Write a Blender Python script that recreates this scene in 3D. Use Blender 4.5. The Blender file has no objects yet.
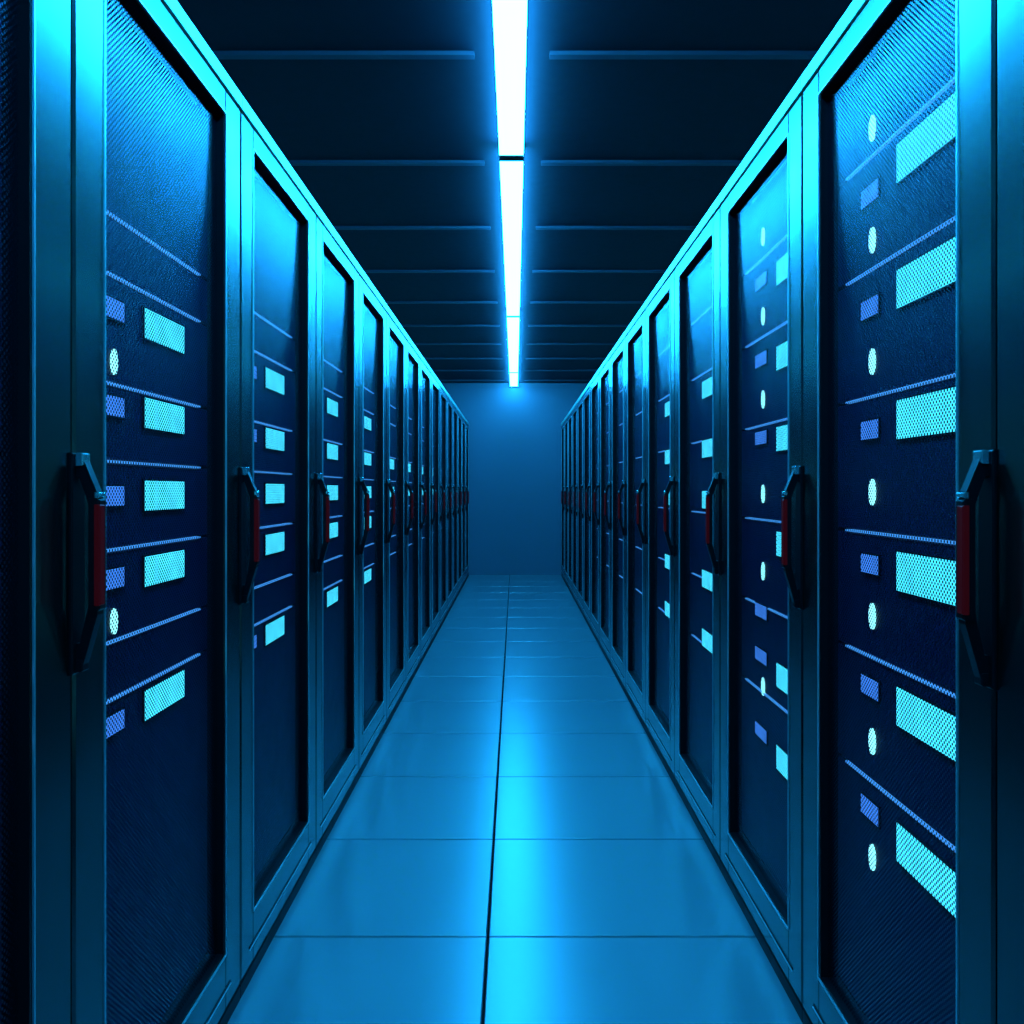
import bpy, math
from mathutils import Vector
S=bpy.context.scene
try:
    S.view_settings.view_transform='Standard'; S.view_settings.look='None'
except Exception as e: print(e)
H=1.15; W=0.62; D=11.5; CZ=2.60; T=H+0.912; SW=1.78; BACK=-1.6
# ---------- materials ----------
def mat(name,base=(.5,.5,.5),rough=.5,metal=0.,emis=None,es=0.,noise=0.,nscale=20,bump=0.,spec=.5):
    m=bpy.data.materials.new(name); m.use_nodes=True
    nt=m.node_tree; b=nt.nodes['Principled BSDF']
    b.inputs['Base Color'].default_value=(*base,1); b.inputs['Roughness'].default_value=rough
    b.inputs['Metallic'].default_value=metal; b.inputs['Specular IOR Level'].default_value=spec
    if emis: b.inputs['Emission Color'].default_value=(*emis,1); b.inputs['Emission Strength'].default_value=es
    if noise or bump:
        tc=nt.nodes.new('ShaderNodeTexCoord'); n=nt.nodes.new('ShaderNodeTexNoise')
        n.inputs['Scale'].default_value=nscale; n.inputs['Detail'].default_value=2
        nt.links.new(tc.outputs['Object'],n.inputs['Vector'])
        if noise:
            mr=nt.nodes.new('ShaderNodeMapRange')
            mr.inputs['To Min'].default_value=max(0,rough-noise); mr.inputs['To Max'].default_value=rough+noise
            nt.links.new(n.outputs['Fac'],mr.inputs['Value']); nt.links.new(mr.outputs['Result'],b.inputs['Roughness'])
        if bump:
            bp=nt.nodes.new('ShaderNodeBump'); bp.inputs['Strength'].default_value=bump; bp.inputs['Distance'].default_value=.002
            nt.links.new(n.outputs['Fac'],bp.inputs['Height']); nt.links.new(bp.outputs['Normal'],b.inputs['Normal'])
    return m
M={}
M['frame']=mat('rack_frame_metal',(.10,.165,.160),.235,1.0,noise=.015,nscale=8)
M['cap']=mat('rack_cap_metal',(.45,.80,.65),.32,.9,noise=.02)
M['body']=mat('rack_body_black',(.003,.004,.005),.5,.0,noise=.05,spec=.08)
M['edge']=mat('rack_edge_trim',(.5,.75,.75),.3,.85)
M['server']=mat('server_faceplate',(.012,.0085,.046),.5,.0,noise=.08,spec=.2)
M['line']=mat('server_edge_glow',(.03,.08,.15),.4,.0,(.05,.30,.85),1.1)  # chassis edges are no lamps; their light blue glow is put in by emission
M['black']=mat('handle_black',(.002,.003,.004),.3,.0,noise=.05,spec=.18)
M['red']=mat('handle_red_grip',(.03,.003,.004),.35,.0,(.5,.012,.02),.035,spec=.06)  # faint red emission added so the grip reads red under the blue lamp
M['glint']=mat('handle_tip_glint',(.4,.7,.7),.25,.9)  # cyan highlights on the handle tips, painted in as small bright boxes
M['tile']=mat('floor_tile',(.175,.215,.225),.285,.46,noise=.006,nscale=3)
M['gap']=mat('floor_gap_dark',(.002,.003,.004),.7,spec=.05)
M['wall']=mat('wall_paint',(.15,.13,.16),.6,noise=.05,spec=.2)
M['ceil']=mat('ceiling_panel',(.016,.013,.020),.7,noise=.05,spec=.08)
M['ceilbar']=mat('ceiling_bar_metal',(.055,.055,.075),.5,.0,noise=.04,spec=.12)
M['refl']=mat('lamp_endcap',(.10,.12,.12),.6,.0,noise=.04,spec=.2)
M['lamp']=mat('lamp_diffuser',(1,1,1),.5,0,(.0105,.38,1.),92)
def ledmat(name,c,s):
    m=bpy.data.materials.new(name); m.use_nodes=True; nt=m.node_tree; b=nt.nodes['Principled BSDF']
    b.inputs['Base Color'].default_value=(.01,.03,.04,1); b.inputs['Emission Color'].default_value=(*c,1)
    tc=nt.nodes.new('ShaderNodeTexCoord'); n=nt.nodes.new('ShaderNodeTexNoise'); n.inputs['Scale'].default_value=25
    mr=nt.nodes.new('ShaderNodeMapRange'); mr.inputs['To Min'].default_value=s*.7; mr.inputs['To Max'].default_value=s*1.3
    nt.links.new(tc.outputs['Object'],n.inputs['Vector']); nt.links.new(n.outputs['Fac'],mr.inputs['Value'])
    nt.links.new(mr.outputs['Result'],b.inputs['Emission Strength']); return m
M['cyan']=ledmat('display_cyan',(.055,.72,1.0),1.5)
M['blue']=ledmat('display_blue',(.05,.25,1.),.95)
M['white']=ledmat('indicator_white',(.25,.9,1.),1.9)
def perf():
    m=bpy.data.materials.new('perforated_steel'); m.use_nodes=True; nt=m.node_tree; b=nt.nodes['Principled BSDF']
    b.inputs['Base Color'].default_value=(.030,.042,.075,1); b.inputs['Metallic'].default_value=.9; b.inputs['Roughness'].default_value=.25
    tc=nt.nodes.new('ShaderNodeTexCoord'); sx=nt.nodes.new('ShaderNodeSeparateXYZ'); nt.links.new(tc.outputs['Object'],sx.inputs[0])
    def mth(op,a,bv=None):
        n=nt.nodes.new('ShaderNodeMath'); n.operation=op
        for i,v in enumerate((a,bv)):
            if v is None: continue
            if isinstance(v,(int,float)): n.inputs[i].default_value=v
            else: nt.links.new(v,n.inputs[i])
        return n.outputs[0]
    k=2*math.pi/.0066
    a=mth('COSINE',mth('MULTIPLY',mth('ADD',sx.outputs['Y'],sx.outputs['Z']),k*.7071))
    c=mth('COSINE',mth('MULTIPLY',mth('SUBTRACT',sx.outputs['Y'],sx.outputs['Z']),k*.7071))
    hole=mth('GREATER_THAN',mth('ADD',a,c),-.30)
    tr=nt.nodes.new('ShaderNodeBsdfTransparent'); mx=nt.nodes.new('ShaderNodeMixShader')
    nt.links.new(hole,mx.inputs[0]); nt.links.new(b.outputs[0],mx.inputs[1]); nt.links.new(tr.outputs[0],mx.inputs[2])
    nt.links.new(mx.outputs[0],nt.nodes['Material Output'].inputs['Surface']); return m
M['perf']=perf()
# ---------- mesh builder ----------
class MB:
    def __init__(s,sg=1): s.v=[];s.f=[];s.m=[];s.mats=[];s.sg=sg
    def mi(s,k):
        if k not in s.mats: s.mats.append(k)
        return s.mats.index(k)
    def poly(s,vs,fs,k):
        o=len(s.v); s.v+=[(x*s.sg,y,z) for x,y,z in vs]
        for f in fs:
            f=[o+i for i in f]
            if s.sg<0: f=f[::-1]
            s.f.append(f); s.m.append(s.mi(k))
    def box(s,x0,x1,y0,y1,z0,z1,k,c=0.):
        if c<=0:
            vs=[(x0,y0,z0),(x1,y0,z0),(x1,y1,z0),(x0,y1,z0),(x0,y0,z1),(x1,y0,z1),(x1,y1,z1),(x0,y1,z1)]
            s.poly(vs,[(3,2,1,0),(4,5,6,7),(0,1,5,4),(1,2,6,5),(2,3,7,6),(3,0,4,7)],k)
        else:
            vs=[(x0,y0+c,z0+c),(x0,y1-c,z0+c),(x0,y1-c,z1-c),(x0,y0+c,z1-c),
                (x0+c,y0,z0),(x0+c,y1,z0),(x0+c,y1,z1),(x0+c,y0,z1),
                (x1,y0,z0),(x1,y1,z0),(x1,y1,z1),(x1,y0,z1)]
            fs=[(3,2,1,0),(8,9,10,11)]
            for i in range(4):
                j=(i+1)%4
                fs+=[(i,j,4+j,4+i),(4+i,4+j,8+j,8+i)]
            s.poly(vs,fs,k)
    def prism(s,prof,y0,y1,k):
        n=len(prof); vs=[(x,y0,z) for x,z in prof]+[(x,y1,z) for x,z in prof]
        fs=[tuple(range(n)),tuple(range(2*n-1,n-1,-1))]+[(i,(i+1)%n,n+(i+1)%n,n+i)[::-1] for i in range(n)]
        s.poly(vs,fs,k)
    def mesh(s,name):
        me=bpy.data.meshes.new(name); me.from_pydata(s.v,[],s.f)
        for k in s.mats: me.materials.append(M[k])
        for p,i in zip(me.polygons,s.m): p.material_index=i
        import bmesh
        bm=bmesh.new(); bm.from_mesh(me); bmesh.ops.recalc_face_normals(bm,faces=bm.faces); bm.to_mesh(me); bm.free()
        return me
def obj(name,me,parent=None,loc=(0,0,0)):
    o=bpy.data.objects.new(name,me); S.collection.objects.link(o); o.location=loc
    if parent: o.parent=parent
    return o
# ---------- rack (local: x=0 at door face going into rack, y along aisle, z up) ----------
RT=T; CAP=.05; Z0=.155; Z1=H+.806; SN=.092; SF=.10
def frame_mesh(P,sg):
    b=MB(sg); g=.0035
    y0,y1=g,P-g; zb=.035; zt=RT-CAP-.004
    dt=.04
    b.box(0,dt,y0,SN,zb,zt,'frame',.004)
    b.box(0,dt,P-SF,y1,zb,zt,'frame',.004)
    b.box(0,dt,SN,P-SF,zb,Z0,'frame',.003)
    b.box(0,dt,SN,P-SF,Z1,zt,'frame',.003)
    a0,a1=SN,P-SF
    b.box(.004,dt,a0,a0+.0015,Z0,Z1,'body'); b.box(.004,dt,a1-.0015,a1,Z0,Z1,'body')
    b.box(.004,dt,a0,a1,Z0,Z0+.0015,'body'); b.box(.004,dt,a0,a1,Z1-.0015,Z1,'body')
    e=.003
    for (p0,p1,q0,q1) in ((a0-e,a0,Z0,Z1),(a1,a1+e,Z0,Z1),(a0,a1,Z0-e,Z0),(a0,a1,Z1,Z1+e)):
        b.box(-.002,.001,p0,p1,q0,q1,'edge')
    b.box(-.002,.001,a0-.03,a1+.03,.075,.078,'edge')
    b.box(-.001,.001,a0-.03,a1+.03,.078,.084,'body')
    return b.mesh('door_frame')
def cab_mesh(P,sg):
    b=MB(sg); g=.0015; y0,y1=g,P-g
    zt=RT-CAP
    b.prism([(-.004,zt),(1.0,zt),(1.0,RT),(.018,RT),(-.004,RT-.02)],y0,y1,'cap')
    b.box(.0,1.0,y0,y1,.0,.03,'body')
    b.box(.05,1.0,y0,y0+.02,.03,zt,'body'); b.box(.05,1.0,y1-.02,y1,.03,zt,'body')
    b.box(.98,1.0,y0+.02,y1-.02,.03,zt,'body')
    b.box(.045,.06,y0+.02,y0+.085,.03,zt,'body'); b.box(.045,.06,y1-.085,y1-.02,.03,zt,'body')
    return b.mesh('cabinet_shell')
PX=.018
def perf_mesh(P,sg):
    b=MB(sg); b.poly([(PX,SN+.001,Z0),(PX,P-SF-.001,Z0),(PX,P-SF-.001,Z1),(PX,SN+.001,Z1)],[(0,1,2,3)],'perf')
    return b.mesh('perforated_panel')
SX=.038
def serv_mesh(P,sg,lines):
    b=MB(sg); zs=[-.99]+sorted(lines)+[.80]
    for a,c in zip(zs[:-1],zs[1:]):
        b.box(SX,.75,.094,P-.102,H+a+.003,H+c-.003,'server',.002)
    for l in lines:
        b.box(SX-.003,SX+.01,SN+.004,P-SF-.05,H+l-.0017,H+l+.0017,'line')
    return b.mesh('server_chassis')
def led_mesh(P,sg,cy,bl,ov):
    b=MB(sg)
    for (ya,yb,z,h,k) in cy+bl:
        b.box(SX-.005,SX+.002,ya,yb,H+z-h/2,H+z+h/2,k,.001)
        b.box(SX-.004,SX+.002,ya-.003,yb+.003,H+z-h/2-.003,H+z+h/2+.003,'body')
    ry,rz=(.011,.021) if sg<0 else (.013,.024)
    for (y,z) in ov:
        n=24
        r=[(SX-.003,y+ry*math.cos(2*math.pi*i/n),H+z+rz*math.sin(2*math.pi*i/n)) for i in range(n)]
        r2=[(SX+.002,p[1],p[2]) for p in r]
        b.poly(r+r2,[tuple(range(n))]+[(i,(i+1)%n,n+(i+1)%n,n+i) for i in range(n)],'white')
    return b.mesh('status_displays')
def handle_mesh(sg):
    b=MB(sg); s_=-.024 if sg<0 else -.018
    y0,y1=.022+s_,.038+s_
    b.box(-.005,.0,.012+s_,.048+s_,H-.258,H+.052,'black',.002)
    out=[(-.004,.048),(-.013,.048),(-.035,-.005),(-.035,-.175),(-.013,-.252),(-.004,-.252)]
    inn=[(-.004,.018),(-.009,.018),(-.022,-.018),(-.022,-.163),(-.010,-.215),(-.004,-.215)]
    n=len(out); vs=[(x,y,H+z) for y in (y0,y1) for x,z in out+inn]
    N=2*n; fs=[]
    for i in range(n-1):
        fs+=[(i,i+1,n+i+1,n+i),(N+i,N+n+i,N+n+i+1,N+i+1),(i,N+i,N+i+1,i+1),(n+i,n+i+1,N+n+i+1,N+n+i)]
    fs+=[(0,n,N+n,N),(n-1,N+n-1,N+2*n-1,2*n-1)]
    b.poly(vs,fs,'black')
    b.box(-.039,-.024,y0-.003,y1+.003,H-.17,H-.012,'black',.003)
    b.box(-.0405,-.032,y0-.004,y1-.004,H-.162,H-.020,'red',.002)
    b.box(-.016,-.006,y0-.003,y1+.003,H+.034,H+.052,'glint',.002)
    b.box(-.0385,-.032,y0-.002,y1+.002,H-.011,H-.003,'glint',.002)
    b.box(-.015,-.006,y0-.002,y1+.002,H-.255,H-.238,'black',.002)
    return b.mesh('handle')
PL,PR=.728,.735
q=.992
L_lines=[v*q for v in (.452,.354,.175,.047,-.099,-.25,-.345)]
L_z=[.298,.138,-.010,-.146,-.385]
R_lines=[v*q for v in (.62,.41,.174,-.08,-.311,-.542)]
LS,RS=1.193,1.10
def LL(zs,ov):
    return ([(.309,.487,z*q,.053,'cyan') for z in zs],[(.155,.229,z*q,.032,'blue') for z in zs],[(.199,z) for z in ov])
def RR(zs,ov,bz,near=True,wide=False):
    c=(.140,.356) if near else ((.195,.40) if wide else (.162,.290)); bb=(.431,.506) if near else (.376,.478); oy=.462 if near else .415
    return ([(*c,z*q,.066 if near else .060,'cyan') for z in zs],[(*bb,z*q,.034,'blue') for z in bz],[(oy,z) for z in ov])
R1=([.563,.346,.121,-.140,-.373,-.607],[.665,.459,.236,-.004,-.232,-.462,-.675],[.550,.339,.112,-.138,-.367,-.595])
R2=([.545,.331,.128,-.135,-.465,-.672],[.67,.46,.24,-.01,-.215,-.52],[.56,.35,.14,-.325,-.445,-.65])
R3=([.35,.143,-.034,-.31,-.517],[],[])
variants={}
for side,P,sg in (('L',PL,-1),('R',PR,1)):
    variants[side]=dict(frame=frame_mesh(P,sg),cab=cab_mesh(P,sg),perf=perf_mesh(P,sg),han=handle_mesh(sg),
        serv=serv_mesh(P,sg,L_lines if side=='L' else R_lines))
ledL=[led_mesh(PL,-1,*LL(L_z,[.21,-.215])),led_mesh(PL,-1,*LL(L_z,[])),led_mesh(PL,-1,*LL(L_z[1:3],[]))]
ledR=[led_mesh(PR,1,*RR(*R1)),led_mesh(PR,1,*RR(*R2,near=False)),led_mesh(PR,1,*RR(*R3,near=False,wide=True)),led_mesh(PR,1,*RR([.35,-.034],[],[],near=False))]
def rack(side,y,led):
    e=bpy.data.objects.new('server_rack',None); S.collection.objects.link(e)
    e.location=((-W if side=='L' else W),y,0); v=variants[side]
    obj('cabinet_shell',v['cab'],e); obj('door_frame',v['frame'],e); obj('perforated_panel',v['perf'],e)
    obj('server_chassis',v['serv'],e); obj('status_displays',led,e); obj('door_handle',v['han'],e)
for k in range(-2,14):
    rack('L',LS+PL*k, ledL[0 if k<1 else (1 if k<4 else 2)])
    rack('R',RS+PR*k, ledR[0 if k<=0 else (1 if k==1 else (2 if k<4 else 3))])
# ---------- room ----------
def slab(name,x0,x1,y0,y1,z0,z1,k):
    b=MB(); b.box(x0,x1,y0,y1,z0,z1,k); return obj(name,b.mesh(name))
slab('wall_back',-SW,SW,D,D+.1,0,CZ,'wall'); slab('wall_front',-SW,SW,BACK-.1,BACK,0,CZ,'wall')
slab('wall_left',-SW-.1,-SW,BACK-.1,D+.1,0,CZ,'wall'); slab('wall_right',SW,SW+.1,BACK-.1,D+.1,0,CZ,'wall')
b=MB(); b.box(-SW,SW,BACK,D,-.1,-.012,'gap')
tx,ty=.70,.61; gp=.0036
x=-.07-3*tx
while x<SW:
    y=2.19-7*ty
    while y<D:
        xa,xb=max(x,-SW)+gp,min(x+tx,SW)-gp; ya,yb=max(y,BACK)+gp,min(y+ty,D)-gp
        if xb-xa>.03 and yb-ya>.03:
            c=.002
            vs=[(xa+c,ya+c,0),(xb-c,ya+c,0),(xb-c,yb-c,0),(xa+c,yb-c,0),(xa,ya,-c),(xb,ya,-c),(xb,yb,-c),(xa,yb,-c),(xa,ya,-.012),(xb,ya,-.012),(xb,yb,-.012),(xa,yb,-.012)]
            fs=[(0,1,2,3)]
            for i in range(4):
                j=(i+1)%4; fs+=[(4+i,4+j,j,i),(8+i,8+j,4+j,4+i)]
            b.poly(vs,fs,'tile')
        y+=ty
    x+=tx
obj('floor',b.mesh('floor'))
slab('ceiling',-SW,SW,BACK,D,CZ,CZ+.1,'ceil')
n=0; y=2.82-4*.93
while y<D-.1:
    if y>BACK+.1:
        n+=1; b=MB()
        for sx in (-1,1):
            x0,x1=(.115,SW) if sx>0 else (-SW,-.135)
            b.box(x0,x1,y-.015,y+.015,CZ-.014,CZ,'ceilbar')
        obj('trim_%d'%n,b.mesh('ceiling_bar'))
    y+=.93
LZ=CZ-.052
seg=[(-1.5,.30),(.34,3.56),(3.60,6.83),(6.87,10.1),(10.14,11.47)]
for a,c in seg:
    e=bpy.data.objects.new('linear_ceiling_lamp',None); S.collection.objects.link(e); e.location=(-.015,a,0)
    L=c-a
    b=MB(); b.box(-.050,.050,0.012,L-.012,LZ,CZ-.006,'lamp'); obj('diffuser',b.mesh('diffuser'),e)
    b=MB()
    b.box(-.051,.051,0,L,CZ-.006,CZ-.001,'refl')
    b.box(-.051,.051,0,.011,LZ-.002,CZ-.006,'refl'); b.box(-.051,.051,L-.011,L,LZ-.002,CZ-.006,'refl')
    obj('housing',b.mesh('housing'),e)
w=bpy.data.worlds.new('world'); S.world=w; w.use_nodes=True
w.node_tree.nodes['Background'].inputs[0].default_value=(.003,.01,.03,1)
cd=bpy.data.cameras.new('camera'); cam=bpy.data.objects.new('camera',cd); S.collection.objects.link(cam)
cd.sensor_width=36; cd.lens=850/1024*36; cd.clip_start=.02
cam.location=(0,0,H); cam.rotation_euler=(math.radians(90),0,0)
cd.shift_x=-3/1024; cd.shift_y=-22/1024
S.camera=cam
